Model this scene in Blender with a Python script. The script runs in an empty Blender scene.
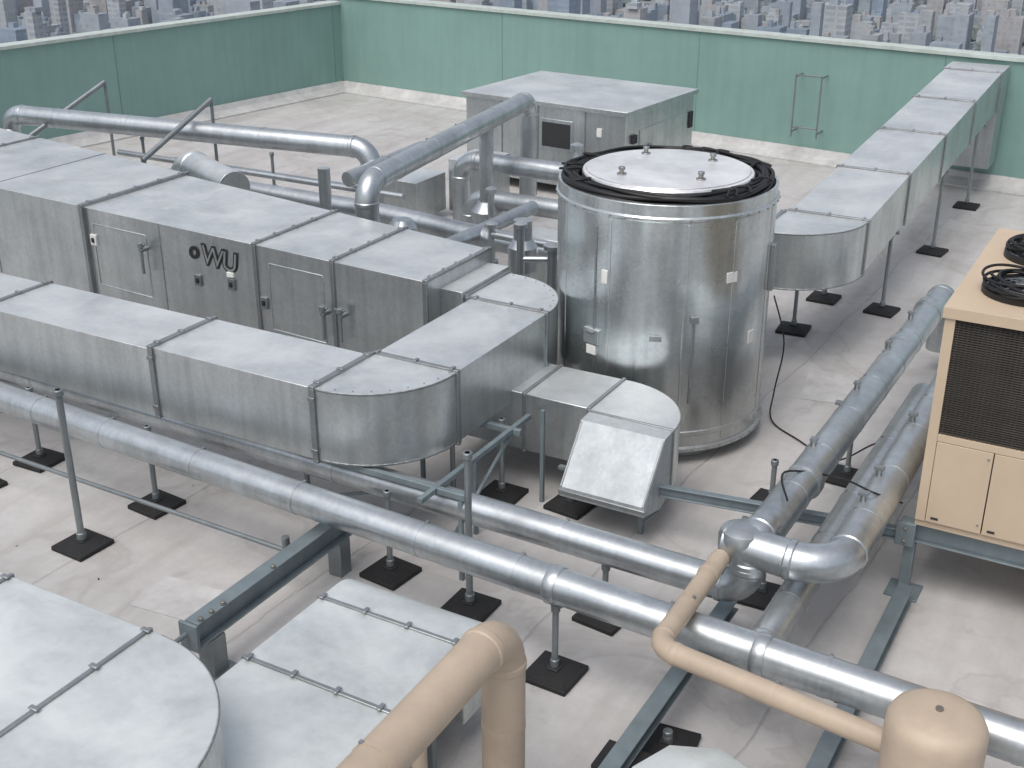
import bpy, math, random
from mathutils import Vector, Matrix
random.seed(7)
scene=bpy.context.scene
COL=bpy.context.collection
pi=math.pi
# ------------------------------------------------------------------ materials
def newmat(name):
    m=bpy.data.materials.new(name);m.use_nodes=True
    nt=m.node_tree;b=nt.nodes["Principled BSDF"]
    return m,nt,b
def N(nt,t,**k):
    n=nt.nodes.new(t)
    for a,v in k.items():
        if a=='Detail': v=min(v,5)
        if a in n.inputs.keys(): n.inputs[a].default_value=v
        else: setattr(n,a,v)
    return n
def ramp(nt,src,stops):
    r=nt.nodes.new('ShaderNodeValToRGB')
    el=r.color_ramp.elements
    while len(el)<len(stops): el.new(.5)
    for e,(p,c) in zip(el,stops):
        e.position=p;e.color=(c,c,c,1) if not isinstance(c,tuple) else (*c,1)
    nt.links.new(src,r.inputs[0]);return r
def mixc(nt,fac,a,b,mode='MIX'):
    m=nt.nodes.new('ShaderNodeMix');m.data_type='RGBA';m.blend_type=mode
    for s,i in ((fac,0),(a,6),(b,7)):
        if isinstance(s,bpy.types.NodeSocket): nt.links.new(s,m.inputs[i])
        else: m.inputs[i].default_value=s if i==0 else ((*s,1) if len(s)==3 else s)
    return m.outputs[2]
def galv(name,base=(.64,.675,.68),dust_skylit=(.77,.78,.77),dust_skylit_amt=.68,rough=.31,metal=.93,oil=.5,spang=34,stain=.20,streak=.12,low=0):
    m,nt,b=newmat(name);L=nt.links.new
    tc=N(nt,'ShaderNodeTexCoord')
    vo=N(nt,'ShaderNodeTexVoronoi',Scale=spang);L(tc.outputs['Object'],vo.inputs['Vector'])
    sp=ramp(nt,vo.outputs['Color'],[(0,.92),(1,1.05)])
    c1=mixc(nt,1.0,base,sp.outputs[0],'MULTIPLY')
    n1=N(nt,'ShaderNodeTexNoise',Scale=1.7,Detail=5,Roughness=.62);L(tc.outputs['Object'],n1.inputs['Vector'])
    st=ramp(nt,n1.outputs[0],[(.30,1-stain),(.62,1.0)])
    c2=mixc(nt,1.0,c1,st.outputs[0],'MULTIPLY')
    mp=N(nt,'ShaderNodeMapping');mp.inputs['Scale'].default_value=(9,9,.5);L(tc.outputs['Object'],mp.inputs[0])
    n2=N(nt,'ShaderNodeTexNoise',Scale=1.2,Detail=5);L(mp.outputs[0],n2.inputs['Vector'])
    s2=ramp(nt,n2.outputs[0],[(.35,1-streak),(.6,1.0)])
    c3=mixc(nt,1.0,c2,s2.outputs[0],'MULTIPLY')
    if low:
        so=N(nt,'ShaderNodeSeparateXYZ');L(tc.outputs['Object'],so.inputs[0])
        ad=N(nt,'ShaderNodeMath',operation='MULTIPLY_ADD');L(n1.outputs[0],ad.inputs[0]);ad.inputs[1].default_value=-1.6;L(so.outputs[2],ad.inputs[2])
        rl=ramp(nt,ad.outputs[0],[(.0,low),(.35,0.0)])
        c3=mixc(nt,rl.outputs[0],c3,(.34,.33,.31))
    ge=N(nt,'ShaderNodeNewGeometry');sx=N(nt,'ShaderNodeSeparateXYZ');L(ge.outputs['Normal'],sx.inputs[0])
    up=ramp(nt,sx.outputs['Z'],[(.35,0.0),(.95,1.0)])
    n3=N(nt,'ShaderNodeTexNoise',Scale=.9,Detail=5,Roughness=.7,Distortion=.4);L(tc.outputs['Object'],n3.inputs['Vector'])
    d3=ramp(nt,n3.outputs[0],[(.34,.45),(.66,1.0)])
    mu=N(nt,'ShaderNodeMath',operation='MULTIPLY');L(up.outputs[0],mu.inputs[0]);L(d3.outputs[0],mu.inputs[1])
    mu2=N(nt,'ShaderNodeMath',operation='MULTIPLY');L(mu.outputs[0],mu2.inputs[0]);mu2.inputs[1].default_value=dust_skylit_amt
    col=mixc(nt,mu2.outputs[0],c3,dust_skylit)  # up-facing sheet: dust plus bright sky light painted into the colour
    L(col,b.inputs['Base Color'])
    me=N(nt,'ShaderNodeMapRange');L(mu2.outputs[0],me.inputs[0]);me.inputs[3].default_value=metal;me.inputs[4].default_value=.15
    L(me.outputs[0],b.inputs['Metallic'])
    rr=ramp(nt,n1.outputs[0],[(.3,rough+.10),(.7,rough)])
    L(rr.outputs[0],b.inputs['Roughness'])
    n4=N(nt,'ShaderNodeTexNoise',Scale=1.25,Detail=1);L(tc.outputs['Object'],n4.inputs['Vector'])
    bp=N(nt,'ShaderNodeBump',Strength=oil,Distance=.05);L(n4.outputs[0],bp.inputs['Height'])
    bp2=N(nt,'ShaderNodeBump',Strength=.05,Distance=.01);L(n1.outputs[0],bp2.inputs['Height']);L(bp.outputs[0],bp2.inputs['Normal'])
    L(bp2.outputs[0],b.inputs['Normal'])
    return m
def paint(name,c,rough=.5,metal=0,var=.15,scale=3,bump=.05,streak=.1):
    m,nt,b=newmat(name);L=nt.links.new
    tc=N(nt,'ShaderNodeTexCoord')
    n1=N(nt,'ShaderNodeTexNoise',Scale=scale,Detail=5,Roughness=.65);L(tc.outputs['Object'],n1.inputs['Vector'])
    r=ramp(nt,n1.outputs[0],[(.28,1-var),(.68,1.0)])
    c1=mixc(nt,1.0,c,r.outputs[0],'MULTIPLY')
    mp=N(nt,'ShaderNodeMapping');mp.inputs['Scale'].default_value=(6,6,.4);L(tc.outputs['Object'],mp.inputs[0])
    n2=N(nt,'ShaderNodeTexNoise',Scale=1.2,Detail=5);L(mp.outputs[0],n2.inputs['Vector'])
    r2=ramp(nt,n2.outputs[0],[(.35,1-streak),(.6,1.0)])
    c2=mixc(nt,1.0,c1,r2.outputs[0],'MULTIPLY')
    L(c2,b.inputs['Base Color']);b.inputs['Roughness'].default_value=rough;b.inputs['Metallic'].default_value=metal
    bp=N(nt,'ShaderNodeBump',Strength=bump,Distance=.02);L(n1.outputs[0],bp.inputs['Height']);L(bp.outputs[0],b.inputs['Normal'])
    return m
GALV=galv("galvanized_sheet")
GALV2=galv("galvanized_sheet_dull",base=(.57,.61,.62),rough=.35,dust_skylit_amt=.62)
HOODM=galv("hood_sheet",base=(.50,.54,.56),rough=.55,dust_skylit_amt=.3,metal=.6)
DRUMM=galv("stainless_jacket",base=(.64,.69,.70),rough=.21,dust_skylit_amt=.4,oil=.55,stain=.22,low=.5)
PIPEM=galv("pipe_jacket",base=(.57,.61,.63),rough=.30,dust_skylit_amt=.25,oil=.3,stain=.30)
FLANGE=galv("flange_steel",base=(.36,.38,.39),dust_skylit=(.45,.45,.45),rough=.42,dust_skylit_amt=.3)
WHITEM=galv("foreground_sheet",base=(.72,.76,.75),dust_skylit=(.74,.77,.75),rough=.36,dust_skylit_amt=.8,stain=.35)
LIDM=galv("lid_white",base=(.85,.85,.85),dust_skylit=(.88,.87,.86),rough=.28,dust_skylit_amt=.9,stain=.5)
STEEL=paint("blue_grey_steel",(.23,.28,.30),rough=.45,metal=.3,var=.3)
POST=paint("post_steel",(.28,.31,.32),rough=.42,metal=.6,var=.25)
RUBBER=paint("black_rubber",(.018,.018,.019),rough=.7,var=.4,scale=9,bump=.2)
CABLE=paint("black_cable",(.012,.012,.013),rough=.5)
BEIGE=paint("beige_pipe_paint",(.49,.395,.30),rough=.5,var=.20,streak=.03)
BEIGE2=paint("beige_unit_paint",(.56,.445,.32),rough=.55,var=.09,streak=.02,scale=2)
COILM=paint("condenser_fins",(.075,.068,.062),rough=.6,metal=.2,var=.4,scale=8)
COILB=paint("condenser_guard",(.11,.10,.09),rough=.5,metal=.3)
WHITE=paint("label_white",(.75,.75,.72),rough=.5)
BLACK=paint("black_ink",(.015,.015,.015),rough=.6)
GREEN=paint("green_wall_paint",(.215,.35,.315),rough=.7,var=.14,scale=.7,streak=.05)
GREEND=paint("green_wall_joint",(.15,.25,.22),rough=.8)
COPING=paint("coping_paint",(.52,.58,.54),rough=.6,var=.2)
CURB=paint("curb_membrane",(.56,.55,.54),rough=.8,var=.3,scale=2)
BRASS=paint("valve_metal",(.35,.33,.28),rough=.35,metal=.8)
DARK=paint("dark_gap",(.03,.032,.034),rough=.8)
def floor_mat():
    m,nt,b=newmat("roof_membrane");L=nt.links.new
    tc=N(nt,'ShaderNodeTexCoord')
    n1=N(nt,'ShaderNodeTexNoise',Scale=.45,Detail=5,Roughness=.65);L(tc.outputs['Object'],n1.inputs['Vector'])
    r1=ramp(nt,n1.outputs[0],[(.3,(.42,.405,.395)),(.5,(.49,.475,.465)),(.7,(.55,.54,.53))])
    n2=N(nt,'ShaderNodeTexNoise',Scale=5,Detail=5,Roughness=.75);L(tc.outputs['Object'],n2.inputs['Vector'])
    r2=ramp(nt,n2.outputs[0],[(.3,.88),(.6,1.0)])
    c=mixc(nt,1.0,r1.outputs[0],r2.outputs[0],'MULTIPLY')
    n3=N(nt,'ShaderNodeTexNoise',Scale=.8,Detail=5,Distortion=.9);L(tc.outputs['Object'],n3.inputs['Vector'])
    r3=ramp(nt,n3.outputs[0],[(.545,0.0),(.58,.36),(.61,.12),(.8,.22)])
    c=mixc(nt,r3.outputs[0],c,(.29,.27,.25))
    mp0=N(nt,'ShaderNodeMapping');mp0.inputs['Scale'].default_value=(2.2,.25,1);L(tc.outputs['Object'],mp0.inputs[0])
    n7=N(nt,'ShaderNodeTexNoise',Scale=1.3,Detail=5,Roughness=.6);L(mp0.outputs[0],n7.inputs['Vector'])
    r7=ramp(nt,n7.outputs[0],[(.45,0.0),(.75,.5)])
    c=mixc(nt,r7.outputs[0],c,(.31,.29,.27))
    mp=N(nt,'ShaderNodeMapping');mp.inputs['Rotation'].default_value=(0,0,pi/2+.03);L(tc.outputs['Object'],mp.inputs[0])
    n5=N(nt,'ShaderNodeTexNoise',Scale=.6,Detail=4);L(tc.outputs['Object'],n5.inputs['Vector'])
    ad=N(nt,'ShaderNodeVectorMath',operation='MULTIPLY_ADD');L(n5.outputs[1],ad.inputs[0]);ad.inputs[1].default_value=(.30,.30,0);L(mp.outputs[0],ad.inputs[2])
    br=N(nt,'ShaderNodeTexBrick',Scale=1.0);br.inputs['Mortar Size'].default_value=.016;br.inputs['Mortar Smooth'].default_value=1.0
    br.inputs['Brick Width'].default_value=60;br.inputs['Row Height'].default_value=2.05
    br.inputs['Color1'].default_value=(1,1,1,1);br.inputs['Color2'].default_value=(.95,.95,.95,1);br.inputs['Mortar'].default_value=(.74,.72,.70,1)
    L(ad.outputs[0],br.inputs['Vector'])
    c=mixc(nt,.5,c,br.outputs[0],'MULTIPLY')
    L(c,b.inputs['Base Color']);b.inputs['Roughness'].default_value=.65
    bp=N(nt,'ShaderNodeBump',Strength=.25,Distance=.02);L(n2.outputs[0],bp.inputs['Height'])
    bp2=N(nt,'ShaderNodeBump',Strength=.5,Distance=.02);L(br.outputs['Fac'],bp2.inputs['Height']);L(bp.outputs[0],bp2.inputs['Normal'])
    L(bp2.outputs[0],b.inputs['Normal'])
    return m
FLOOR=floor_mat()
# ------------------------------------------------------------------ mesh builder
class MB:
    def __init__(s,name,bevel=.005):
        s.name=name;s.v=[];s.f=[];s.m=[];s.mats=[];s.bevel=bevel
    def mi(s,m):
        if m not in s.mats: s.mats.append(m)
        return s.mats.index(m)
    def add(s,vs,fs,mat):
        o=len(s.v);s.v+= [tuple(v) for v in vs];k=s.mi(mat)
        for f in fs: s.f.append([i+o for i in f]);s.m.append(k)
    def box(s,x0,x1,y0,y1,z0,z1,mat):
        vs=[(x,y,z) for z in (z0,z1) for y in (y0,y1) for x in (x0,x1)]
        s.add(vs,[(0,2,3,1),(4,5,7,6),(0,1,5,4),(2,6,7,3),(0,4,6,2),(1,3,7,5)],mat)
    def ext(s,poly,vec,mat):
        n=len(poly);P=[Vector(p) for p in poly];V=Vector(vec)
        nrm=Vector((0,0,0))
        for i in range(n): nrm+=P[i].cross(P[(i+1)%n])
        if nrm.dot(V)<0: P.reverse()
        vs=P+[p+V for p in P]
        fs=[tuple(range(n-1,-1,-1)),tuple(range(n,2*n))]
        for i in range(n):
            j=(i+1)%n;fs.append((i,j,j+n,i+n))
        s.add(vs,fs,mat)
    def beam(s,p0,p1,w,h,mat,up=(0,0,1)):
        p0=Vector(p0);p1=Vector(p1);d=(p1-p0).normalized();u=Vector(up)
        if abs(d.dot(u))>.95:u=Vector((0,1,0))
        r=d.cross(u).normalized();u=r.cross(d)
        poly=[p0+r*a*w/2+u*b*h/2 for a,b in((-1,-1),(1,-1),(1,1),(-1,1))]
        s.ext(poly,p1-p0,mat)
    def ibeam(s,p0,p1,w,h,mat,t=.015):
        z=Vector((0,0,1));p0=Vector(p0);p1=Vector(p1)
        s.beam(p0+z*(h/2-t/2),p1+z*(h/2-t/2),w,t,mat)
        s.beam(p0-z*(h/2-t/2),p1-z*(h/2-t/2),w,t,mat)
        s.beam(p0,p1,t,h-2*t-.002,mat)
    def path(s,pts,R):
        pts=[Vector(p) for p in pts];out=[pts[0]];joints=[]
        for i in range(1,len(pts)-1):
            a=(pts[i-1]-pts[i]);b=(pts[i+1]-pts[i]);la,lb=a.length,b.length;a.normalize();b.normalize()
            ang=a.angle(b)
            if ang>pi-.02: out.append(pts[i]);continue
            d=min(R/math.tan(ang/2),la*.48 if i>1 else la*.95,lb*.48 if i<len(pts)-2 else lb*.95);rr=d*math.tan(ang/2)
            s0=pts[i]+a*d;s1=pts[i]+b*d
            c=pts[i]+(a+b).normalized()*(rr/math.sin(ang/2))
            n=10;v0=s0-c;v1=s1-c;w=v0.angle(v1)
            joints.append((s0,-a));joints.append((s1,b))
            for k in range(n+1):
                t=k/n
                out.append(c+(v0*math.sin((1-t)*w)+v1*math.sin(t*w))/math.sin(w))
        out.append(pts[-1]);return out,joints
    def sweep(s,P,r,mat,seg=24,cap=True):
        n=len(P);T=[]
        for i in range(n):
            a=P[max(i-1,0)];b=P[min(i+1,n-1)];T.append((b-a).normalized())
        u=Vector((0,0,1)) if abs(T[0].z)<.9 else Vector((0,1,0))
        vs=[];
        u=(u-T[0]*u.dot(T[0])).normalized()
        for i in range(n):
            u=(u-T[i]*u.dot(T[i])).normalized();w=T[i].cross(u)
            rr=r[i] if isinstance(r,(list,tuple)) else r
            for k in range(seg):
                a=2*pi*k/seg;vs.append(P[i]+(u*math.cos(a)+w*math.sin(a))*rr)
        fs=[]
        for i in range(n-1):
            for k in range(seg):
                k2=(k+1)%seg;fs.append((i*seg+k,i*seg+k2,(i+1)*seg+k2,(i+1)*seg+k))
        if cap:
            fs.append(tuple(range(seg-1,-1,-1)));fs.append(tuple((n-1)*seg+k for k in range(seg)))
        s.add(vs,fs,mat)
    def collar(s,p,d,r,mat,w=.05,seg=24):
        p=Vector(p);d=Vector(d).normalized()
        s.sweep([p-d*w/2,p-d*w*.3,p+d*w*.3,p+d*w/2],[r*1.0,r*1.06,r*1.06,r*1.0],mat,seg)
    def pipe(s,pts,r,mat,R=None,seg=24,bands=1.2,bmat=None):
        R=R or r*2.0;bmat=bmat or mat
        P,J=s.path(pts,R);s.sweep(P,r,mat,seg)
        for p,d in J: s.collar(p,d,r,bmat,w=max(.05,r*.45),seg=seg)
        if bands:
            pts=[Vector(p) for p in pts]
            for a,b in zip(pts[:-1],pts[1:]):
                l=(b-a).length;d=(b-a).normalized()
                k=int((l-2.2*R)/bands)
                for i in range(k):
                    q=a+d*(R*1.1+(i+.6)*bands+random.uniform(-.15,.15))
                    s.sweep([q-d*.022,q+d*.022],r*1.025,bmat,seg)
                    t=d.cross(Vector((0,0,1)))
                    if t.length>.1:
                        t.normalize();h=q+(t*-.55+Vector((0,0,.83)))*r*1.03
                        s.box(h.x-.012,h.x+.012,h.y-.012,h.y+.012,h.z-.01,h.z+.012,FLANGE)
    def cyl(s,x,y,z0,z1,r,mat,seg=32,r1=None):
        s.sweep([Vector((x,y,z0)),Vector((x,y,z1))],[r,r1 if r1 is not None else r],mat,seg)
    def lathe(s,x,y,prof,mat,seg=64):
        vs=[];n=len(prof)
        for r,z in prof:
            for k in range(seg):
                a=2*pi*k/seg;vs.append((x+r*math.cos(a),y+r*math.sin(a),z))
        fs=[]
        for i in range(n-1):
            for k in range(seg):
                k2=(k+1)%seg;fs.append((i*seg+k,i*seg+k2,(i+1)*seg+k2,(i+1)*seg+k))
        fs.append(tuple(range(seg-1,-1,-1)));fs.append(tuple((n-1)*seg+k for k in range(seg)))
        s.add(vs,fs,mat)
    def done(s,parent=None):
        me=bpy.data.meshes.new(s.name);me.from_pydata(s.v,[],s.f)
        for m in s.mats: me.materials.append(m)
        me.polygons.foreach_set('material_index',s.m)
        me.polygons.foreach_set('use_smooth',[True]*len(s.f))
        me.update();me.set_sharp_from_angle(angle=math.radians(32))
        o=bpy.data.objects.new(s.name,me);COL.objects.link(o)
        if s.bevel:
            b=o.modifiers.new("bevel",'BEVEL');b.width=s.bevel;b.segments=2;b.limit_method='ANGLE';b.angle_limit=math.radians(50);b.harden_normals=False
        if parent:o.parent=parent
        return o
def flange_x(b,x,y0,y1,z0,z1,w=.05,p=.022,mat=None,bolts=True):
    mat=mat or FLANGE
    b.box(x-w/2,x+w/2,y0-p,y1+p,z1-.003,z1+p,mat);b.box(x-w/2,x+w/2,y0-p,y1+p,z0-p,z0+.003,mat)
    b.box(x-w/2,x+w/2,y0-p,y0+.003,z0+.003,z1-.003,mat);b.box(x-w/2,x+w/2,y1-.003,y1+p,z0+.003,z1-.003,mat)
    if bolts:
        n=max(2,int((y1-y0)/.4))
        for i in range(n+1):
            yy=y0+.06+(y1-y0-.12)*i/n+random.uniform(-.03,.03);b.box(x-.035,x+.035,yy-.018,yy+.018,z1+p,z1+p+.014,FLANGE)
        for zz in (z0+.1,z1-.1): b.box(x-.035,x+.035,y0-p-.014,y0-p,zz-.018,zz+.018,FLANGE)
def flange_y(b,y,x0,x1,z0,z1,w=.05,p=.022,mat=None,bolts=True):
    mat=mat or FLANGE
    b.box(x0-p,x1+p,y-w/2,y+w/2,z1-.003,z1+p,mat);b.box(x0-p,x1+p,y-w/2,y+w/2,z0-p,z0+.003,mat)
    b.box(x0-p,x0+.003,y-w/2,y+w/2,z0+.003,z1-.003,mat);b.box(x1-.003,x1+p,y-w/2,y+w/2,z0+.003,z1-.003,mat)
    if bolts:
        n=max(2,int((x1-x0)/.4))
        for i in range(n+1):
            xx=x0+.06+(x1-x0-.12)*i/n+random.uniform(-.03,.03);b.box(xx-.018,xx+.018,y-.035,y+.035,z1+p,z1+p+.014,FLANGE)
def arc(cx,cy,r,a0,a1,n=14):
    return [(cx+r*math.cos(math.radians(a0+(a1-a0)*i/n)),cy+r*math.sin(math.radians(a0+(a1-a0)*i/n))) for i in range(n+1)]
def prism(b,poly,z0,z1,mat): b.ext([(x,y,z0) for x,y in poly],(0,0,z1-z0),mat)
def seam_ring(b,poly,z,mat,t=.012,w=.02):
    for (xa,ya),(xb,yb) in zip(poly[:-1],poly[1:]):
        b.beam((xa,ya,z),(xb,yb,z),t,w,mat)

# ------------------------------------------------------------------ setting
ZG=-115
b=MB("roof_floor",0);b.add([(-26,-12,0),(12,-12,0),(12,22.6,0),(-2.8,24.5,0),(-20.1,26.6,0),(-26,27.2,0)],[(0,1,2,3,4,5)],FLOOR);b.done()
BLD=paint("building_wall",(.35,.35,.33),rough=.8)
b=MB("office_building",0);b.ext([(-26,-12,ZG),(12,-12,ZG),(12,22.6,ZG),(-20.1,26.6,ZG),(-26,27.2,ZG)],(0,0,-ZG-.1),BLD);b.done()
def wall(p0,p1,h,inward,joints):
    b=MB("parapet_wall",.01)
    p0=Vector((*p0,0));p1=Vector((*p1,0));d=(p1-p0).normalized();n=Vector((*inward,0)).normalized();z=Vector((0,0,1))
    L=(p1-p0).length
    b.ext([p0,p0-n*.3,p0-n*.3+z*h,p0+z*h],p1-p0,GREEN)
    b.ext([p0+n*.05+z*(h+.002),p0-n*.36+z*(h+.002),p0-n*.36+z*(h+.07),p0+n*.05+z*(h+.07)],p1-p0,COPING)
    b.ext([p0+n*.002,p0+n*.45,p0+n*.45+z*.03,p0+n*.14+z*.12,p0+n*.07+z*.22,p0+n*.002+z*.22],p1-p0,CURB)
    k=joints
    while k<L:
        q=p0+d*k
        b.ext([q+n*.001+z*.23,q+n*.004+z*.23,q+n*.004+z*(h-.01),q+n*.001+z*(h-.01)],d*.02,GREEND);k+=joints
    b.done()
wall((-23.9,0.0),(-20.0,26.4),2.14,(1,-.149),6.6)
wall((-20.0,26.4),(9.0,22.87),2.32,(-.122,-1),5.2)
HAZE_COL=(.36,.40,.44)
def paint_haze(c,k=.62): return tuple(a*(1-k)+h*k for a,h in zip(c,HAZE_COL))  # aerial haze painted into the distant colours by mixing
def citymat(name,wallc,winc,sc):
    wallc=paint_haze(wallc);winc=paint_haze(winc)
    m,nt,bs=newmat(name);L=nt.links.new
    tc=N(nt,'ShaderNodeTexCoord');sx=N(nt,'ShaderNodeSeparateXYZ');L(tc.outputs['Object'],sx.inputs[0])
    ad=N(nt,'ShaderNodeMath',operation='ADD');L(sx.outputs[0],ad.inputs[0]);L(sx.outputs[1],ad.inputs[1])
    cb=N(nt,'ShaderNodeCombineXYZ');L(ad.outputs[0],cb.inputs[0]);L(sx.outputs[2],cb.inputs[1])
    br=N(nt,'ShaderNodeTexBrick',Scale=1.0);br.offset=0
    br.inputs['Brick Width'].default_value=sc;br.inputs['Row Height'].default_value=3.3;br.inputs['Mortar Size'].default_value=.7
    br.inputs['Color1'].default_value=(*winc,1);br.inputs['Color2'].default_value=(*[c*1.2 for c in winc],1);br.inputs['Mortar'].default_value=(*wallc,1)
    L(cb.outputs[0],br.inputs['Vector'])
    nz=N(nt,'ShaderNodeTexNoise',Scale=.05,Detail=5,Roughness=.8);L(tc.outputs['Object'],nz.inputs['Vector'])
    rz=ramp(nt,nz.outputs[0],[(.35,.8),(.65,1.08)])
    ge=N(nt,'ShaderNodeNewGeometry');s2=N(nt,'ShaderNodeSeparateXYZ');L(ge.outputs['Normal'],s2.inputs[0])
    up=ramp(nt,s2.outputs[2],[(.4,0.0),(.6,1.0)])
    c=mixc(nt,up.outputs[0],br.outputs[0],tuple(c*.75 for c in wallc))
    L(mixc(nt,1.0,c,rz.outputs[0],'MULTIPLY'),bs.inputs['Base Color']);bs.inputs['Roughness'].default_value=.7
    return m
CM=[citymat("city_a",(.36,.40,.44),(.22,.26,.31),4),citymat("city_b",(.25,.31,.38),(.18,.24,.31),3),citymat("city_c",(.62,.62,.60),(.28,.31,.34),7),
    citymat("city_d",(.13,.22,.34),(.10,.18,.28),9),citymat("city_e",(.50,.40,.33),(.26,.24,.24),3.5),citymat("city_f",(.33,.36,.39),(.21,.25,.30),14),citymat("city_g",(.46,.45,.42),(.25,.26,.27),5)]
TREEM=paint("city_trees",paint_haze((.08,.13,.08),.45),rough=.9,var=.4,scale=.05)
b=MB("distant_city",0)
rn=random.Random(3)
for i in range(-110,70):
    for j in range(6,95):
        G=17
        x=i*G+rn.uniform(-4,4);y=j*G+rn.uniform(-4,4)
        dist=math.hypot(x,y)
        if dist<330 or dist>1650: continue
        a=math.degrees(math.atan2(x*.8706+y*.492,-x*.492+y*.8706))
        if abs(a)>33: continue
        if i%6==0 or j%7==0: continue
        if rn.random()<.12:
            for k in range(4):
                cx=x+rn.uniform(-7,7);cy=y+rn.uniform(-7,7);r=rn.uniform(3,5)
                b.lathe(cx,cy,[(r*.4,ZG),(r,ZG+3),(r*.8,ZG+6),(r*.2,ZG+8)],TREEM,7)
            continue
        w=rn.uniform(5,17);d=rn.uniform(5,17)
        h=rn.choice([4,6,8,10,12,15,18,24,30])
        if rn.random()<.04:h=rn.uniform(34,56)
        m=rn.choice(CM)
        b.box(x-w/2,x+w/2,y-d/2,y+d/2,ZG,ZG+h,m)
        for q in range(rn.choice([0,1,2,3])):
            u=x+rn.uniform(-.3,.3)*w;v=y+rn.uniform(-.3,.3)*d;e=rn.uniform(.8,2.5)
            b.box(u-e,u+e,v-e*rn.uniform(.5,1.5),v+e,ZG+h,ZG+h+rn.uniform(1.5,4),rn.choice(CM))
b.done()
GR=paint("city_ground",(.27,.30,.32),rough=.9,var=.4,scale=.02)
b=MB("ground",0);b.add([(-9000,-9000,ZG-.05),(9000,-9000,ZG-.05),(9000,9000,ZG-.05),(-9000,9000,ZG-.05)],[(0,1,2,3)],GR);b.done()

# ------------------------------------------------------------------ support stands
def stand(x,y,h,top=None,r=.026,s=.20,name="pipe_support_stand"):
    b=MB(name,.012)
    b.box(x-s,x+s,y-s,y+s,.001,.045,RUBBER)
    t=s*.62
    b.add([(x-s+.02,y-s+.02,.044),(x+s-.02,y-s+.02,.044),(x+s-.02,y+s-.02,.044),(x-s+.02,y+s-.02,.044),
           (x-t*.7,y-t*.7,.075),(x+t*.7,y-t*.7,.075),(x+t*.7,y+t*.7,.075),(x-t*.7,y+t*.7,.075)],
          [(4,5,6,7),(0,1,5,4),(1,2,6,5),(2,3,7,6),(3,0,4,7)],RUBBER)
    b.box(x-.05,x+.05,y-.05,y+.05,.074,.09,DARK)
    for dx in(-.14,.14):
        for dy in (-.14,.14): b.cyl(x+dx,y+dy,.04,.058,.02,RUBBER,8)
    b.cyl(x,y,.08,h,r,POST,16);b.cyl(x,y,.09,.16,r*1.4,POST,16);b.cyl(x,y,h-.06,h,r*1.45,POST,16)
    if top: 
        ax,l=top
        if ax=='x': b.beam((x-l/2,y,h+.02),(x+l/2,y,h+.02),.06,.04,POST)
        else: b.beam((x,y-l/2,h+.02),(x,y+l/2,h+.02),.06,.04,POST)
    o=b.done()
    ang=random.uniform(-.12,.12)
    for v in o.data.vertices:
        dx,dy=v.co.x-x,v.co.y-y
        v.co.x=x+dx*math.cos(ang)-dy*math.sin(ang);v.co.y=y+dx*math.sin(ang)+dy*math.cos(ang)
    return o
stand(-8.3,6.6,1.60,r=.032);stand(-8.25,7.5,.88);stand(-10.0,7.6,.86);stand(-5.55,7.62,.85)
stand(-4.65,7.5,1.5,r=.03);stand(-3.6,7.05,.66,('x',.14));stand(-4.7,9.5,.38,('x',.3));stand(-5.4,9.35,.86);stand(-3.6,7.95,.53,('x',.14))
stand(-3.45,22.6,1.46);stand(-3.40,19.6,1.30);stand(-3.42,16.5,1.14);stand(-4.27,16.6,1.14);stand(-4.27,15.2,1.07)
stand(-3.0,10.5,.5);stand(-2.5,11.4,.8,('x',.4));stand(-2.55,8.9,.5);stand(-2.5,6.7,.12)
stand(-11.6,8.1,.86);stand(-7.0,8.3,.86);stand(-5.75,9.0,.86);stand(-10.1,6.9,.3)
# ------------------------------------------------------------------ main duct
b=MB("rectangular_supply_duct",.008)
z0,z1=.62,1.80
def yf(x): return 10.10+(-6.7-x)*.055
def yb(x): return 11.40+(-6.7-x)*.155
def seg(xa,xb,z0,z1,mat,o=0):
    b.ext([(xa,yf(xa)-o,z0),(xb,yf(xb)-o,z0),(xb,yb(xb)+o,z0),(xa,yb(xa)+o,z0)],(0,0,z1-z0),mat)
seg(-19,-12.06,z0-.03,z1+.02,GALV2,.03)
seg(-12.04,-9.16,z0,z1,GALV);seg(-9.14,-8.01,z0,z1,GALV);seg(-7.99,-6.72,z0,z1,GALV)
def fl(x,w=.05,o=0):
    p=.022+o
    b.box(x-w/2,x+w/2,yf(x)-p,yb(x)+p,z1-.003,z1+.024+o*.6,FLANGE);b.box(x-w/2,x+w/2,yf(x)-p,yf(x)+.004,z0,z1-.003,FLANGE);b.box(x-w/2,x+w/2,yb(x)-.003,yb(x)+p,z0,z1-.003,FLANGE)
    n=4
    for i in range(n+1):
        yy=yf(x)+.08+(yb(x)-yf(x)-.16)*i/n+random.uniform(-.04,.04);b.box(x-.035,x+.035,yy-.018,yy+.018,z1+.02+o*.6,z1+.038+o*.6,FLANGE)
fl(-15.6,.05,.03);fl(-12.05,.06,.03);fl(-9.15);fl(-8.0);fl(-6.74,.06)
for x in (-13.9,-17.3): b.box(x-.01,x+.01,yf(x)-.034,yb(x)+.03,z1+.018,z1+.026,FLANGE);b.box(x-.01,x+.01,yf(x)-.038,yf(x)-.025,z0,z1,FLANGE)
b.box(-10.71,-10.69,yf(-10.7)-.006,yf(-10.7)+.003,z0,z1,FLANGE)
b.box(-6.72,-6.45,10.35,11.35,.72,1.66,GALV)
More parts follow.
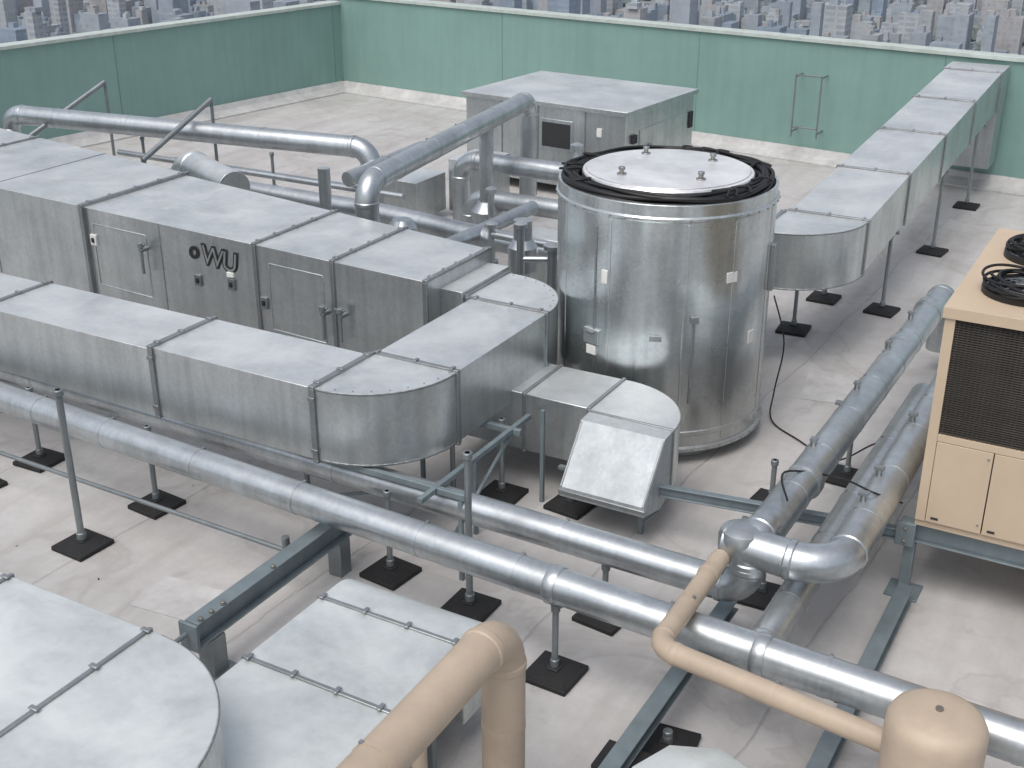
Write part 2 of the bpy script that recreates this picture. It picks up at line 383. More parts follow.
for x0d,x1d in ((-11.9,-10.95),(-8.95,-8.15)):
    for za,zb_ in ((.80,.815),(1.60,1.615)):
        b.beam((x0d,yf(x0d)-.002,(za+zb_)/2),(x1d,yf(x1d)-.002,(za+zb_)/2),.012,.015,GALV2)
    for x in (x0d,x1d): b.beam((x,yf(x)-.002,.816),(x,yf(x)-.002,1.599),.014,.012,GALV2)
def tap(b,x,z):
    ya=yf(x)
    b.cyl(x,ya-.10,z-.30,z+.05,.020,POST,12);b.cyl(x,ya-.10,z+.04,z+.10,.04,POST,12)
    b.sweep([Vector((x,ya+.01,z)),Vector((x,ya-.12,z))],.028,POST,12)
    b.sweep([Vector((x-.07,ya-.10,z+.08)),Vector((x+.07,ya-.10,z+.08))],.012,POST,8)
for x,z in((-10.95,1.45),(-8.1,1.20),(-7.85,1.22)): tap(b,x,z)
for x,z in((-11.9,1.40),(-9.55,1.25),(-9.05,1.12),(-10.1,1.2)):
    ya=yf(x)
    b.box(x-.05,x+.05,ya-.03,ya+.001,z-.07,z+.07,WHITE if x<-11 else FLANGE);b.box(x-.02,x+.02,ya-.045,ya-.03,z-.03,z+.03,BLACK)
b.box(-9.60,-9.50,yf(-9.5)-.03,yf(-9.6)+.0,1.34,1.40,WHITE)
duct=b.done()
def text(s,loc,size,rotz=0,mat=BLACK,parent=None,name="lettering",rx=pi/2,off=.006,roll=0):
    c=bpy.data.curves.new(name,'FONT');c.body=s;c.size=size;c.offset=off;c.extrude=.001;c.shear=.12;c.space_character=.86
    o=bpy.data.objects.new(name,c);COL.objects.link(o);bpy.context.view_layer.update()
    me=bpy.data.meshes.new_from_object(o.evaluated_get(bpy.context.evaluated_depsgraph_get()))
    bpy.data.objects.remove(o);o=bpy.data.objects.new(name,me);COL.objects.link(o)
    if roll: me.transform(Matrix.Rotation(roll,4,'Z'))
    me.materials.clear();me.materials.append(mat);o.location=loc;o.rotation_euler=(rx,0,rotz);o.parent=parent;return o
rz=-math.atan(.055)
text("o",(-10.22,yf(-10.2)-.010,1.47),.30,rotz=rz,parent=duct,off=.010)
text("WU",(-10.02,yf(-10.02)-.010,1.43),.34,rotz=rz,parent=duct,off=.018,roll=-.05)
text("WU",(-10.02,yf(-10.02)-.014,1.43),.34,rotz=rz,mat=GALV2,parent=duct,name="lettering_fill",off=-.002,roll=-.05)
# ------------------------------------------------------------------ U duct
b=MB("u_shaped_air_duct",.008)
z0,z1=.89,1.60
y0,y1=7.72,8.60
b.box(-13.5,-10.66,y0+.02,y1-.02,z0,z1-.03,GALV2)
b.box(-10.65,-8.31,y0+.0,y1,z0,z1-.02,GALV)
b.box(-8.30,-6.38,y0,y1,z0,z1,GALV)
flange_x(b,-10.65,y0,y1,z0,z1-.02);flange_x(b,-8.30,y0,y1,z0,z1,w=.06);flange_x(b,-6.38,y0,y1,z0,z1,w=.06)
R=.88
poly=[(-6.37,y0)]+arc(-6.34,y0+R,R,-90,0)+[(-5.46,y1+.05),(-6.37,y1+.05)]
prism(b,poly,z0,z1,GALV)
seam_ring(b,arc(-6.34,y0+R,R,-90,0),z1-.01,FLANGE);seam_ring(b,arc(-6.34,y0+R,R,-90,0),z0+.01,FLANGE)
b.box(-6.36,-5.46,y1+.06,10.38,z0,z1,GALV)
flange_y(b,y1+.05,-6.36,-5.46,z0,z1);flange_y(b,10.38,-6.36,-5.46,z0,z1)
poly=[(-5.46,10.39)]+arc(-6.34,10.42,.88,0,90)+[(-6.44,11.30),(-6.44,10.39)]
prism(b,poly,z0-.05,z1,GALV)
seam_ring(b,arc(-6.34,10.42,.88,0,90),z1-.01,FLANGE);flange_x(b,-6.44,10.42,11.28,z0-.05,z1,bolts=False)
for (x,y) in arc(-6.34,y0+R,R-.05,-90,0,8)+arc(-6.34,10.42,.83,0,90,8): b.cyl(x,y,z1,z1+.008,.01,FLANGE,8)
b.done()
b=MB("steel_support_frame",.004)
b.beam((-5.2,7.6,.85),(-5.2,9.55,.85),.05,.05,STEEL)
b.beam((-6.8,7.86,.84),(-4.9,7.86,.84),.05,.06,STEEL);b.beam((-6.6,9.2,.84),(-5.1,9.2,.84),.05,.06,STEEL)
b.beam((-7.0,8.3,.05),(-5.3,7.9,.82),.03,.03,STEEL);b.beam((-5.2,7.9,.1),(-5.2,9.2,.82),.03,.03,STEEL)
b.beam((-5.25,8.6,0),(-5.25,8.6,.82),.04,.04,STEEL);b.beam((-5.0,9.45,0),(-5.0,9.45,1.0),.04,.04,STEEL);b.beam((-6.1,9.0,0),(-6.1,9.0,.81),.04,.04,STEEL)
b.beam((-4.95,7.86,0),(-4.95,7.86,.80),.04,.04,STEEL)
b.done()
# ------------------------------------------------------------------ hood duct
b=MB("exhaust_duct_with_hood",.006)
z0,z1=.40,1.02
b.box(-6.3,-5.33,9.66,10.46,z0+.0,z1,GALV2);b.box(-5.32,-4.62,9.66,10.46,z0,z1,GALV)
flange_x(b,-5.32,9.66,10.46,z0,z1,w=.04,p=.015,bolts=False)
poly=[(-4.61,9.62)]+[(-4.61,10.46)]+arc(-4.56,9.62,.84,90,0)
prism(b,poly,z0,z1,GALV);flange_x(b,-4.61,9.66,10.46,z0,z1,w=.04,p=.015,bolts=False)
seam_ring(b,arc(-4.56,9.62,.84,90,0),z1-.01,FLANGE)
xl,xr=-4.58,-3.72
flange_y(b,9.61,xl,xr,z0,z1,w=.03,p=.012,bolts=False)
b.ext([(xl,9.605,z0),(xl,9.605,z1),(xl,9.42,z1-.01),(xl,9.0,.50),(xl,9.0,.40),(xl,9.4,.30)],(xr-xl,0,0),HOODM)
b.beam((xl-.01,9.0,.45),(xr+.01,9.0,.45),.03,.04,FLANGE)
for x in (xl+.015,xr-.015): b.beam((x,9.412,1.0),(x,8.995,.50),.02,.012,FLANGE)
b.done()
# ------------------------------------------------------------------ drum
cx,cy=-4.79,11.78;R=1.14;ZT=2.79
b=MB("cylindrical_cooling_vessel",.004)
b.lathe(cx,cy,[(.98,0.001),(.98,.16)],GALV2,72)
b.lathe(cx,cy,[(R+.03,.15),(R+.03,.19),(R,.20),(R,2.62),(R+.02,2.63),(R+.02,2.66),(R,2.67),(R,ZT),(R-.03,ZT+.005),(R-.03,2.70)],DRUMM,96)
b.lathe(cx,cy,[(R+.001,.32),(R+.010,.33),(R+.010,.37),(R+.001,.38)],DRUMM,96)
b.lathe(cx,cy,[(R-.04,2.66),(R-.04,2.74)],DARK,72)
rc=random.Random(5)
for k,(rr,zz,tr) in enumerate([(1.06,2.77,.036),(.99,2.77,.036),(1.02,2.825,.032),(.935,2.80,.034),(1.08,2.83,.026),(.96,2.84,.022),(1.04,2.86,.018)]):
    ph=rc.uniform(0,6);am=.010+.004*k
    P=[Vector((cx+(rr+am*math.sin(a*4+ph))*math.cos(a),cy+(rr+am*math.sin(a*4+ph))*math.sin(a),zz+.010*math.sin(a*6+k*2))) for a in [2*pi*i/120 for i in range(121)]]
    b.sweep(P,tr,CABLE,10,cap=False)
for i in range(13):
    a=rc.uniform(0,2*pi)
    P=[Vector((cx+q*math.cos(a+.05*math.sin(q*20)),cy+q*math.sin(a+.05*math.sin(q*20)),2.85+.03*math.sin((q-.88)/.26*pi))) for q in [.88+.25*t/8 for t in range(9)]]
    b.sweep(P,.014,CABLE,8)
b.lathe(cx,cy,[(.895,2.70),(.895,2.85),(.885,2.865),(.85,2.87),(.85,2.883),(.3,2.89)],LIDM,80)
for ax,ay in((-.45,.45),(.30,.50),(-.30,-.50),(.48,-.30)):
    x=cx+ax;y=cy+ay;b.cyl(x,y,2.875,2.90,.05,FLANGE,14);b.cyl(x,y,2.90,2.94,.025,BRASS,12);b.cyl(x,y,2.935,2.965,.035,FLANGE,12)
camdir=math.atan2(-cy,-cx)
def on(a,z,w,h,t,mat,off=0):
    a=camdir+math.radians(a);n=Vector((math.cos(a),math.sin(a),0));tn=Vector((-n.y,n.x,0));c=Vector((cx,cy,z))+n*(R+off)
    b.ext([c-tn*w/2-Vector((0,0,h/2))-n*.02,c+tn*w/2-Vector((0,0,h/2))-n*.02,c+tn*w/2-Vector((0,0,h/2))+n*t,c-tn*w/2-Vector((0,0,h/2))+n*t],(0,0,h),mat)
for a in (-62,-28,12,38,70,110,150,200,250): on(a,1.42,.035,2.36,.006,DRUMM)
on(-37,1.33,.20,.16,.03,GALV);on(-37,1.38,.10,.03,.06,FLANGE);on(-37,1.18,.12,.10,.025,WHITE)
on(37,2.02,.13,.11,.006,WHITE);on(-2,1.42,.12,.06,.02,FLANGE);on(-30,2.0,.07,.14,.02,WHITE);on(17,1.62,.08,.07,.04,FLANGE);on(17,1.15,.03,.9,.015,FLANGE)
on(-36,1.65,.02,1.7,.010,FLANGE)
on(75,1.95,.10,.5,.05,FLANGE);on(55,1.3,.10,.14,.006,WHITE)
for a in range(-180,180,8): on(a,2.645,.02,.02,.028,FLANGE);on(a,.175,.02,.02,.04,FLANGE)
drum=b.done()
# ------------------------------------------------------------------ box unit behind
b=MB("metal_equipment_housing",.01)
x0,x1,yy0,yy1=-1.72,1.72,-1.3,1.3
b.box(x0,x1,yy0,yy1,.2,1.62,GALV)
b.box(x0-.06,x1+.06,yy0-.06,yy1+.06,1.621,1.70,GALV)
for x in (-.9,-.1,.9): b.box(x-.012,x+.012,yy0-.012,yy0+.001,.32,1.6,FLANGE)
b.box(-.05,.65,yy0-.02,yy0-.001,.85,1.40,GALV2);b.box(0,.6,yy0-.03,yy0-.02,.9,1.34,DARK)
b.box(1.15,1.25,yy0-.03,yy0-.001,1.2,1.35,WHITE)
b.box(x1-.001,x1+.02,-.8,1.0,.5,1.3,GALV);b.box(x1+.02,x1+.05,-.5,-.4,.8,1.0,FLANGE)
b.box(x1,x1+.05,-1.1,-.95,1.1,1.25,DARK);b.box(x1+.001,x1+.03,1.1,1.25,1.0,1.3,DARK)
for x in (-1.5,1.5):
    for y in (-1.1,1.1): b.box(x-.1,x+.1,y-.1,y+.1,0,.199,STEEL)
o=b.done();o.location=(-10.38,21.0,0);o.rotation_euler=(0,0,math.radians(-5))
# ------------------------------------------------------------------ right duct
b=MB("elevated_air_duct",.008)
ys=[14.7,16.8,19.0,21.2,23.5];xs0,xs1=-4.32,-3.34
def zt(y): return 1.77+(y-14.7)*.052
for i in range(4):
    a,c=ys[i]+.01,ys[i+1]-.01
    b.ext([(xs0,a,zt(a)-.68),(xs0,a,zt(a)),(xs0,c,zt(c)),(xs0,c,zt(c)-.68)],(xs1-xs0,0,0),GALV)
for y in ys: flange_y(b,y,xs0,xs1,zt(y)-.68,zt(y))
for y in (16.5,19.6,22.6): b.beam((xs0-.04,y,zt(y)-.71),(xs1+.02,y,zt(y)-.71),.05,.05,POST)
poly=[(-3.34,14.69)]+[(-4.36,14.69)]+[(-4.36,13.68)]+arc(-4.31,14.65,.97,-90,0)
zb,ztp=1.07,1.77
prism(b,poly,zb,ztp,GALV);seam_ring(b,arc(-4.31,14.65,.97,-90,0),ztp-.01,FLANGE);seam_ring(b,arc(-4.31,14.65,.97,-90,0),zb+.01,FLANGE)
b.box(-5.6,-4.38,13.68,14.64,zb,ztp,GALV2);flange_x(b,-4.37,13.68,14.64,zb,ztp)
b.box(-5.3,-4.45,12.7,13.679,zb+.02,ztp-.02,GALV2)
b.box(xs0-.02,xs1+.02,23.52,24.3,.5,zt(23.5)+.02,GALV2)
b.done()
b=MB("wall_access_ladder",.004)
for x in (-7.3,-6.78): b.beam((x,24.4,.5),(x,24.4,1.75),.03,.03,POST)
for z in (.7,1.73): b.beam((-7.3,24.4,z),(-6.78,24.4,z),.03,.03,POST)
for x in (-7.3,-6.78): b.beam((x,24.4,1.7),(x,24.83,1.7),.03,.03,POST);b.beam((x,24.4,.6),(x,24.83,.6),.03,.03,POST)
b.done()
# ------------------------------------------------------------------ AC unit
b=MB("rooftop_air_conditioning_unit",.012)
X0,X1,Y0,Y1=-1.48,1.2,9.5,11.9;Z0,Z1=.72,2.68
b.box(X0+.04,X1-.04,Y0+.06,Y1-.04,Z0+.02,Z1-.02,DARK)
b.box(X0,X1,Y0+.02,Y1,Z0,Z0+.06,BEIGE2)
b.box(X0-.02,X1+.02,Y0-.02,Y1+.02,Z1-.09,Z1,BEIGE2)
b.box(X0,X0+.08,Y0,Y0+.12,Z0+.061,Z1-.091,BEIGE2);b.box(X1-.16,X1,Y0,Y0+.16,Z0+.061,Z1-.091,BEIGE2)
b.box(X0,X0+.03,Y0+.121,Y1,Z0+.061,Z1-.091,BEIGE2)
b.box(X0,X1,Y1-.03,Y1,Z0+.061,Z1-.091,BEIGE2);b.box(X1-.03,X1,Y0+.161,Y1-.031,Z0+.061,Z1-.091,BEIGE2)
zs=1.56
b.box(X0+.081,X1-.161,Y0,Y0+.05,zs-.03,zs+.03,BEIGE2)
k=X0+.085
while k<X1-.3:
    b.box(k,min(k+.44,X1-.17),Y0-.008,Y0+.04,Z0+.07,zs-.035,BEIGE2);b.box(k+.04,k+.10,Y0-.014,Y0-.008,.82,.84,DARK)
    for zz in (.86,1.46): b.cyl(k+.41,Y0-.012,zz,zz+.015,.008,FLANGE,8)
    k+=.45
b.box(X0+.081,X1-.161,Y0+.035,Y0+.055,zs+.031,Z1-.091,COILM)
z=zs+.045
while z<Z1-.10: b.box(X0+.082,X1-.162,Y0+.012,Y0+.03,z,z+.004,COILB);z+=.02
for i in range(64): 
    x=X0+.11+i*.038
    if x<X1-.18: b.box(x,x+.004,Y0+.004,Y0+.011,zs+.035,Z1-.095,COILB)
def fan(x,y):
    b.lathe(x,y,[(.33,Z1),(.33,Z1+.05),(.31,Z1+.06),(.31,Z1+.005)],CABLE,36)
    b.lathe(x,y,[(.30,Z1+.004),(.30,Z1+.01)],DARK,30)
    for rr in (.08,.14,.20,.25,.29):
        P=[Vector((x+rr*math.cos(a),y+rr*math.sin(a),Z1+.075-.03*(rr/.31)**2)) for a in [2*pi*i/32 for i in range(33)]];b.sweep(P,.005,POST,6,cap=False)
    for i in range(8):
        a=i*pi/4;b.sweep([Vector((x,y,Z1+.078)),Vector((x+.32*math.cos(a),y+.32*math.sin(a),Z1+.045))],.007,POST,6)
    for i in range(5):
        a=i*2*pi/5;p=Vector((x,y,Z1+.03));d=Vector((math.cos(a),math.sin(a),0));t=Vector((-d.y,d.x,0))
        b.add([p+d*.06,p+d*.28-t*.06,p+d*.28+t*.08+Vector((0,0,.02)),p+d*.06+t*.05+Vector((0,0,.02))],[(0,1,2,3)],DARK)
    b.cyl(x,y,Z1+.01,Z1+.07,.06,FLANGE,16)
    rq=random.Random(int(x*100+y*10))
    for q in range(6):
        e=rq.uniform(.26,.36);f=rq.uniform(.24,.34);ox=rq.uniform(-.06,.06);oy=rq.uniform(-.06,.06);ph=rq.uniform(0,6)
        P=[Vector((x+e*math.cos(a)+ox,y+f*math.sin(a)+oy,Z1+.08+.012*q+.018*math.sin(a*2+ph))) for a in [2*pi*i/40 for i in range(41)]];b.sweep(P,.012,CABLE,8,cap=False)
for x in (-1.0,.1): fan(x,10.1);fan(x,11.15)
ac=b.done()
b=MB("steel_equipment_frame",.004)
b.ibeam((-1.6,9.6,.62),(1.4,9.6,.62),.10,.18,STEEL);b.ibeam((-1.6,11.8,.62),(1.4,11.8,.62),.10,.18,STEEL)
b.ibeam((-1.43,9.66,.62),(-1.43,11.74,.62),.10,.17,STEEL)
for x in (-1.5,1.1):
    for y in (9.6,11.8): b.beam((x,y,.0),(x,y,.53),.09,.09,STEEL);b.box(x-.14,x+.14,y-.14,y+.14,.0,.02,STEEL)
b.box(-1.62,-1.46,9.50,9.53,.50,.72,STEEL)
for z in (.55,.67):b.sweep([Vector((-1.54,9.50,z)),Vector((-1.54,9.48,z))],.016,BRASS,8)
b.done()
b=MB("steel_support_beam",.004)
b.ibeam((-4.3,9.30,.50),(-1.62,9.55,.58),.07,.11,STEEL)
for x in (-3.9,-2.9): b.beam((x,9.37,0),(x,9.37,.46),.05,.05,STEEL)
b.done()
b=MB("steel_support_beam",.004)
b.ibeam((-1.45,5.4,.12),(-1.45,9.4,.12),.13,.16,STEEL);b.box(-1.6,-1.3,7.8,8.1,0,.04,RUBBER);b.done()
b=MB("steel_support_beam",.004)
b.ibeam((-2.62,5.0,.28),(-2.62,8.3,.28),.13,.12,STEEL)
for y in (6.2,7.9):b.box(-2.8,-2.44,y-.15,y+.15,0,.215,RUBBER)
b.done()
b=MB("steel_support_beam",.004)
b.ibeam((-5.96,5.6,.46),(-5.96,7.6,.46),.14,.22,STEEL)
b.box(-6.05,-5.87,5.55,5.58,.34,.58,STEEL);b.box(-6.05,-5.87,7.62,7.65,.34,.58,STEEL)
b.box(-6.03,-5.88,5.70,5.86,.02,.345,POST);b.box(-6.10,-5.80,5.63,5.93,0,.02,POST)
b.box(-6.03,-5.89,7.35,7.5,0,.345,POST)
for y in (5.65,5.9,5.77,6.5): b.cyl(-5.91,y,.57,.60,.02,BRASS,8)
b.sweep([Vector((-5.96,5.53,.50)),Vector((-5.96,5.35,.50))],.02,POST,10)
b.done()
b=MB("conduit_rail",.002)
b.sweep([Vector((-13,7.05,.42)),Vector((-6.15,6.95,.42))],.022,POST,12)
b.sweep([Vector((-6.15,6.95,.30)),Vector((-6.15,6.95,.56))],.035,POST,12)
for x in (-12,): b.sweep([Vector((x,7.02,.1)),Vector((x,7.02,.44))],.018,POST,10);b.box(x-.1,x+.1,6.92,7.12,0,.1,RUBBER)
b.done()
# ------------------------------------------------------------------ pipes
b=MB("insulated_pipe",0)
b.pipe([(-14,7.50,.84),(2.0,6.80,.84)],.142,PIPEM,bands=1.15)
for x in (-1.95,-3.6): b.collar((x,6.97+(-x-1.9)*.044,.84),(1,-.044,0),.147,PIPEM,w=.1)
b.done()
b=MB("insulated_pipe",0)
b.pipe([(-14,8.14,.68),(-2.4,7.92,.68),(-2.4,7.96,1.08),(-2.38,8.25,1.10)],.135,PIPEM,R=.2,bands=1.3);b.done()
b=MB("insulated_pipe",0)
b.pipe([(-2.38,8.15,1.05),(-2.33,14.7,1.05),(-2.33,14.75,.3)],.15,PIPEM,bands=.8)
for y in (9.2,12.6,13.9): b.collar((-2.36,y,1.05),(0,1,0),.155,PIPEM,w=.12)
for y in (9.6,11.0,12.2,13.2):
    b.cyl(-2.42,y,1.17,1.25,.025,FLANGE,10);b.box(-2.45,-2.39,y-.03,y+.03,1.24,1.265,FLANGE)
b.done()
b=MB("insulated_pipe",0)
b.pipe([(-2.60,7.96,1.05),(-1.74,7.96,1.02),(-1.74,13.5,1.02)],.15,PIPEM,R=.34,bands=.8)
b.lathe(-2.48,7.98,[(.16,.92),(.18,1.0),(.18,1.12),(.16,1.17),(.10,1.20)],PIPEM,24)
for y in (8.9,9.4,10.6): b.cyl(-1.80,y,1.14,1.22,.025,FLANGE,10);b.box(-1.84,-1.76,y-.03,y+.03,1.215,1.24,FLANGE)
b.done()
b=MB("insulated_pipe",0)
b.pipe([(-2.05,7.0,.66),(-2.05,12.5,.62)],.13,PIPEM,bands=1.0);b.collar((-2.05,7.3,.66),(0,1,0),.135,PIPEM,w=.1);b.done()
b=MB("beige_drain_pipe",0)
b.pipe([(-2.58,7.80,.98),(-2.48,6.34,1.12),(-.80,6.12,1.12)],.075,BEIGE,R=.17,bands=.9);b.collar((-2.56,7.5,1.009),(0.07,-1,.10),.078,BEIGE,w=.1);b.done()
b=MB("beige_expansion_tank",0)
tx,ty=-.65,6.0
b.lathe(tx,ty,[(.21,.35),(.28,.42),(.28,1.42),(.275,1.47),(.255,1.51),(.21,1.54),(.12,1.557),(.03,1.56)],BEIGE,48)
b.lathe(tx,ty,[(.281,.98),(.287,.985),(.287,1.0),(.281,1.005)],BEIGE,48)
b.cyl(tx,ty,1.55,1.575,.022,BRASS,12)
for a in (0,120,240):
    a=math.radians(a);b.beam((tx+.22*math.cos(a),ty+.22*math.sin(a),0),(tx+.22*math.cos(a),ty+.22*math.sin(a),.5),.04,.04,POST)
b.done()
b=MB("beige_vent_pipe",0)
b.pipe([(-3.14,2.6,1.50),(-3.20,5.55,1.50),(-3.20,5.55,0)],.142,BEIGE,R=.26,bands=.8)
b.pipe([(-3.42,4.9,0),(-3.42,4.9,1.0)],.05,BEIGE,bands=0)
b.done()
# back pipes
b=MB("insulated_pipe",0)
b.pipe([(-18.7,14.7,.6),(-18.7,14.8,1.52),(-11.55,15.85,1.50),(-11.55,15.85,.3)],.17,PIPEM,R=.30,bands=1.4);
b.pipe([(-11.4,15.0,1.2),(-11.2,16.8,1.35)],.12,PIPEM);b.done()
b=MB("insulated_pipe",0)
b.pipe([(-8.95,12.15,.6),(-8.95,12.15,2.10),(-9.8,17.9,2.10),(-9.8,17.9,.5)],.15,PIPEM,R=.26,bands=1.1)
b.pipe([(-9.55,16.1,.3),(-9.55,16.1,2.1)],.11,PIPEM,bands=.6);b.lathe(-9.55,16.1,[(.25,.5),(.25,.7),(.14,.85)],PIPEM,24);b.done()
b=MB("insulated_pipe",0)
b.pipe([(-10.35,16.65,.2),(-10.35,16.65,1.3),(-6,16.7,1.3)],.15,PIPEM,R=.3)
b.pipe([(-9.9,16.2,.3),(-9.9,16.2,.85),(-5.8,16.2,.85)],.15,PIPEM,R=.3);b.done()
b=MB("insulated_pipe",0)
b.pipe([(-14.5,14.3,1.0),(-10.5,14.3,1.0),(-6.5,14.0,.9)],.15,PIPEM);
b.pipe([(-11.0,13.3,.7),(-7.3,13.2,.7),(-7.3,13.2,1.6)],.12,PIPEM,R=.3)
b.lathe(-7.3,13.2,[(.19,.95),(.19,1.25),(.125,1.35)],PIPEM,24);b.lathe(-8.95,12.9,[(.19,.95),(.19,1.35),(.125,1.45)],PIPEM,24)
b.pipe([(-16.5,15.2,1.0),(-10.5,15.2,1.0)],.05,PIPEM,bands=0)
b.pipe([(-17.0,14.2,.9),(-12.5,14.2,.9)],.045,PIPEM,bands=0);b.pipe([(-16.0,16.0,.75),(-11.5,16.0,.75)],.06,PIPEM,bands=0)
b.pipe([(-10.9,13.8,.2),(-10.9,13.8,1.7)],.09,PIPEM,bands=.5)
b.pipe([(-9.8,13.4,.2),(-9.8,13.4,1.75)],.07,PIPEM,bands=.5)
b.pipe([(-6.9,13.6,.2),(-6.9,13.6,1.5),(-6.9,14.6,1.5)],.06,PIPEM,bands=0);b.pipe([(-6.6,14.4,.2),(-6.6,14.4,1.2)],.05,PIPEM,bands=0)
b.pipe([(-8.6,13.0,1.0),(-8.4,15.5,1.05)],.10,PIPEM,bands=.8);b.done()
b=MB("valve_riser_cluster",0)
for x,y,h,r in ((-7.0,12.6,1.75,.05),(-6.55,12.6,1.55,.07),(-6.3,12.95,1.35,.045),(-8.0,13.6,1.35,.05),(-7.6,15.2,1.5,.07),(-8.4,16.9,1.7,.06),(-9.0,15.3,1.3,.05)):
    b.pipe([(x,y,.05),(x,y,h)],r,PIPEM,bands=.4,seg=16);b.lathe(x,y,[(r*1.7,h-.05),(r*1.7,h),(r*.6,h+.03)],PIPEM,16)
    b.lathe(x,y,[(r*1.8,h*.55),(r*1.8,h*.55+.1)],FLANGE,16)
b.pipe([(-7.0,12.6,1.3),(-6.3,12.95,1.3)],.04,PIPEM,bands=0,seg=12);b.pipe([(-8.0,13.6,1.2),(-6.4,13.5,1.2)],.05,PIPEM,bands=0,seg=12)
b.pipe([(-8.4,16.9,1.55),(-7.6,15.2,1.4)],.05,PIPEM,bands=0,seg=12)
b.done()
b=MB("duct_transition_elbow",.004)
b.pipe([(-14.3,14.2,.5),(-13.9,14.2,1.30),(-12.3,13.45,1.30)],.25,GALV,R=.4,bands=0,seg=28);b.done()
for p,q in(((-17.9,14.5,1.25),(-17.5,16.0,2.0)),((-14.9,14.2,1.25),(-14.7,15.7,2.0))):
    b=MB("diagonal_strut",.002);b.sweep([Vector(p),Vector(q)],.045,POST,14);b.beam((p[0],p[1],0),(p[0],p[1],1.3),.04,.04,POST);b.beam((q[0],q[1],0),(q[0],q[1],1.95),.04,.04,POST);b.done()
for x in (-16,-13.3): stand(x,15.3 if x<-14 else 15.5,1.3)
b=MB("pump_skid",.006)
b.box(-12.4,-11.2,16.6,17.5,.15,.8,GALV);b.box(-11.2,-10.5,17.6,18.5,.1,1.0,GALV);b.box(-8.3,-7.4,14.6,15.1,.1,.9,GALV)
b.box(-12.6,-7.2,14.6,14.7,.05,.15,STEEL);b.done()
# ------------------------------------------------------------------ foreground ducts
b=MB("foreground_elbow_duct",.008)
z0,z1=.75,1.5
prism(b,[(-5.10,3.1),(-5.10,4.45)]+arc(-5.02,3.38,1.07,90,0,24)+[(-3.95,3.1)],z0,z1,WHITEM)
b.box(-5.16,-3.95,1.2,3.09,z0,z1,WHITEM)
b.box(-6.35,-5.11,3.1,4.45,z0,z1,WHITEM);b.box(-9.5,-6.37,3.1,4.45,z0,z1,WHITEM)
flange_x(b,-5.105,3.1,4.45,z0,z1,w=.035,p=.015);flange_x(b,-6.36,3.1,4.45,z0,z1,w=.035,p=.015)
seam_ring(b,arc(-5.02,3.38,1.07,90,0,24),z1-.012,FLANGE,t=.014)
for x in(-6.0,-4.6): b.beam((x,3.6,0),(x,3.6,z0),.05,.05,POST)
b.done()
b=MB("foreground_flat_duct",.008)
xa,xb=-4.90,-3.70
z0,z1=.62,1.0
b.box(xa,xb,2.0,5.02,z0,z1,WHITEM);b.box(xa,xb,5.04,5.84,z0,z1,WHITEM)
prof=[(xa,5.86,z0),(xa,5.86,z1)]+[(xa,6.05+.30*math.sin(t),z1-.30+.30*math.cos(t)) for t in [i*pi/2/8 for i in range(9)]]+[(xa,6.35,z0-.3),(xa,5.86,z0-.3)]
b.ext(prof,(xb-xa,0,0),WHITEM)
flange_y(b,5.03,xa,xb,z0,z1,w=.035,p=.015);flange_y(b,5.85,xa,xb,z0,z1,w=.035,p=.015)
for y in (4.0,5.6): b.beam((xa+.1,y,0),(xa+.1,y,z0),.05,.05,POST);b.beam((xb-.1,y,0),(xb-.1,y,z0),.05,.05,POST)
b.done()
b=MB("metal_vent_cap",.004)
b.lathe(-1.85,5.5,[(.16,0),(.16,.76),(.42,.80),(.42,.84),(.08,.99)],WHITEM,8);b.done()
b=MB("power_cable",0)
def cab(pts,r=.015):
    P=[Vector(p) for p in pts];out=[]
    for i in range(len(P)-1):
        p0=P[max(i-1,0)];p1=P[i];p2=P[i+1];p3=P[min(i+2,len(P)-1)]
        for k in range(8):
            t=k/8;out.append(.5*((2*p1)+(-p0+p2)*t+(2*p0-5*p1+4*p2-p3)*t*t+(-p0+3*p1-3*p2+p3)*t**3))
    out.append(P[-1]);b.sweep(out,r,CABLE,8)
cab([(-3.70,12.3,1.5),(-3.6,12.5,.9),(-3.66,12.5,.3),(-3.6,12.3,.04),(-3.2,12.0,.02),(-2.7,11.7,.03),(-2.2,11.4,.5),(-1.6,11.2,.75)],.009)
cab([(-2.3,8.5,1.22),(-2.45,8.9,1.25),(-2.1,9.3,1.1),(-1.75,9.0,1.2),(-1.6,9.5,.9)],.009)
b.done()
b=MB("roof_debris",0)
rd=random.Random(11)
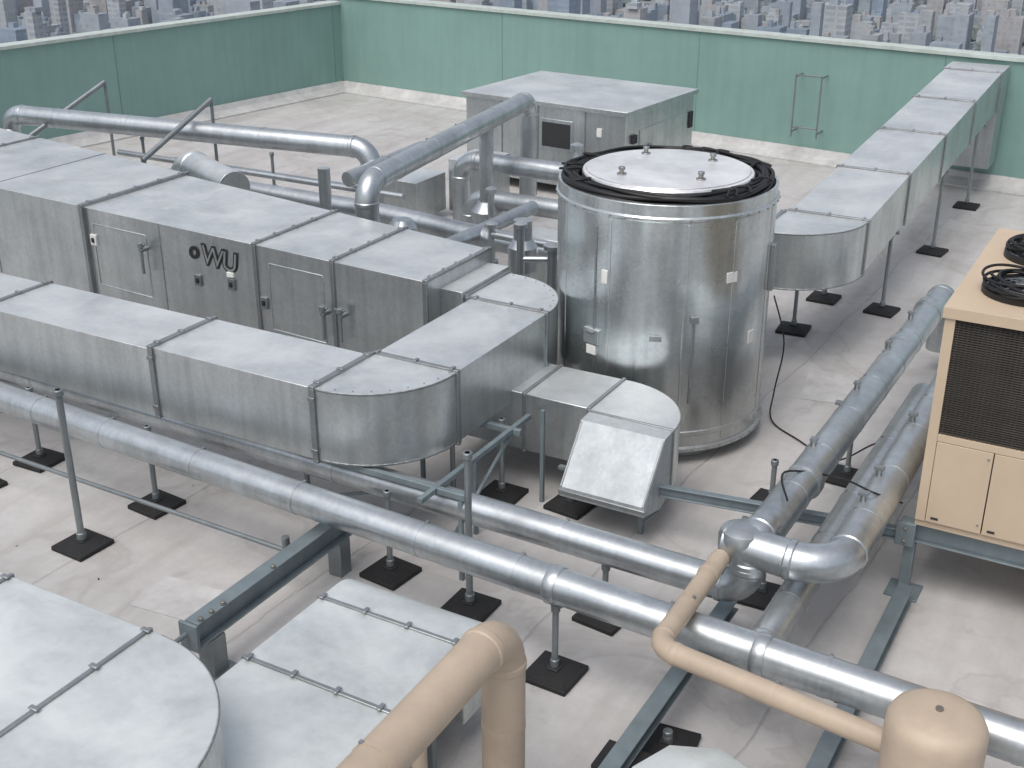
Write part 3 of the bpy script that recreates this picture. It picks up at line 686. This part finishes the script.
for i in range(45):
    x=rd.uniform(-14,0);y=rd.uniform(4,20);e=rd.uniform(.005,.014);a=rd.uniform(0,3)
    b.beam((x,y,.006),(x+e*2*math.cos(a),y+e*2*math.sin(a),.006),e,.01,rd.choice([RUBBER,FLANGE,CURB,BRASS]))
b.done()
for (x,y,w,h,a) in ((-6.9,6.4,.7,.5,.1),(-1.9,12.6,.9,.6,-.1),(-3.3,13.6,.6,.9,.2),(-9.6,5.4,.8,.6,0),(-13.5,18.5,1.4,1.0,.15)):
    b=MB("membrane_patch",0);c,s_=math.cos(a),math.sin(a)
    P=[(x+dx*c-dy*s_,y+dx*s_+dy*c) for dx,dy in ((-w/2,-h/2),(w/2,-h/2),(w/2,h/2),(-w/2,h/2))]
    b.ext([(px,py,.002) for px,py in P],(0,0,.004),CURB);b.done()

# ------------------------------------------------------------------ light, sky, camera
sv=Vector((-.05,-.98,0)).normalized();EL=math.radians(62)
w=bpy.data.worlds.new("World");scene.world=w;w.use_nodes=True;nt=w.node_tree;bg=nt.nodes['Background']
sk=nt.nodes.new('ShaderNodeTexSky');sk.sky_type='NISHITA';sk.sun_disc=False;sk.sun_elevation=EL
sk.sun_rotation=math.atan2(sv.x,sv.y);sk.air_density=1.0;sk.dust_density=4.0
hs=nt.nodes.new('ShaderNodeHueSaturation');hs.inputs['Saturation'].default_value=.5;hs.inputs['Value'].default_value=1.1
nt.links.new(sk.outputs[0],hs.inputs['Color']);nt.links.new(hs.outputs[0],bg.inputs[0]);bg.inputs[1].default_value=.15
sd=bpy.data.lights.new("sun",'SUN');sd.energy=1.3;sd.angle=math.radians(38);sd.color=(1,.985,.96)
so=bpy.data.objects.new("sun",sd);COL.objects.link(so)
d=Vector((sv.x*math.cos(EL),sv.y*math.cos(EL),math.sin(EL)))
so.rotation_euler=d.to_track_quat('Z','Y').to_euler()
cd=bpy.data.cameras.new("camera");cd.sensor_width=36;cd.lens=1230/1024*36;cd.clip_end=15000;cd.clip_start=.1
cam=bpy.data.objects.new("camera",cd);COL.objects.link(cam);cam.location=(0,0,6)
cam.rotation_euler=(math.radians(90-23.86),0,math.radians(29.47));scene.camera=cam
scene.view_settings.view_transform='Standard';scene.view_settings.look='None';scene.view_settings.exposure=0
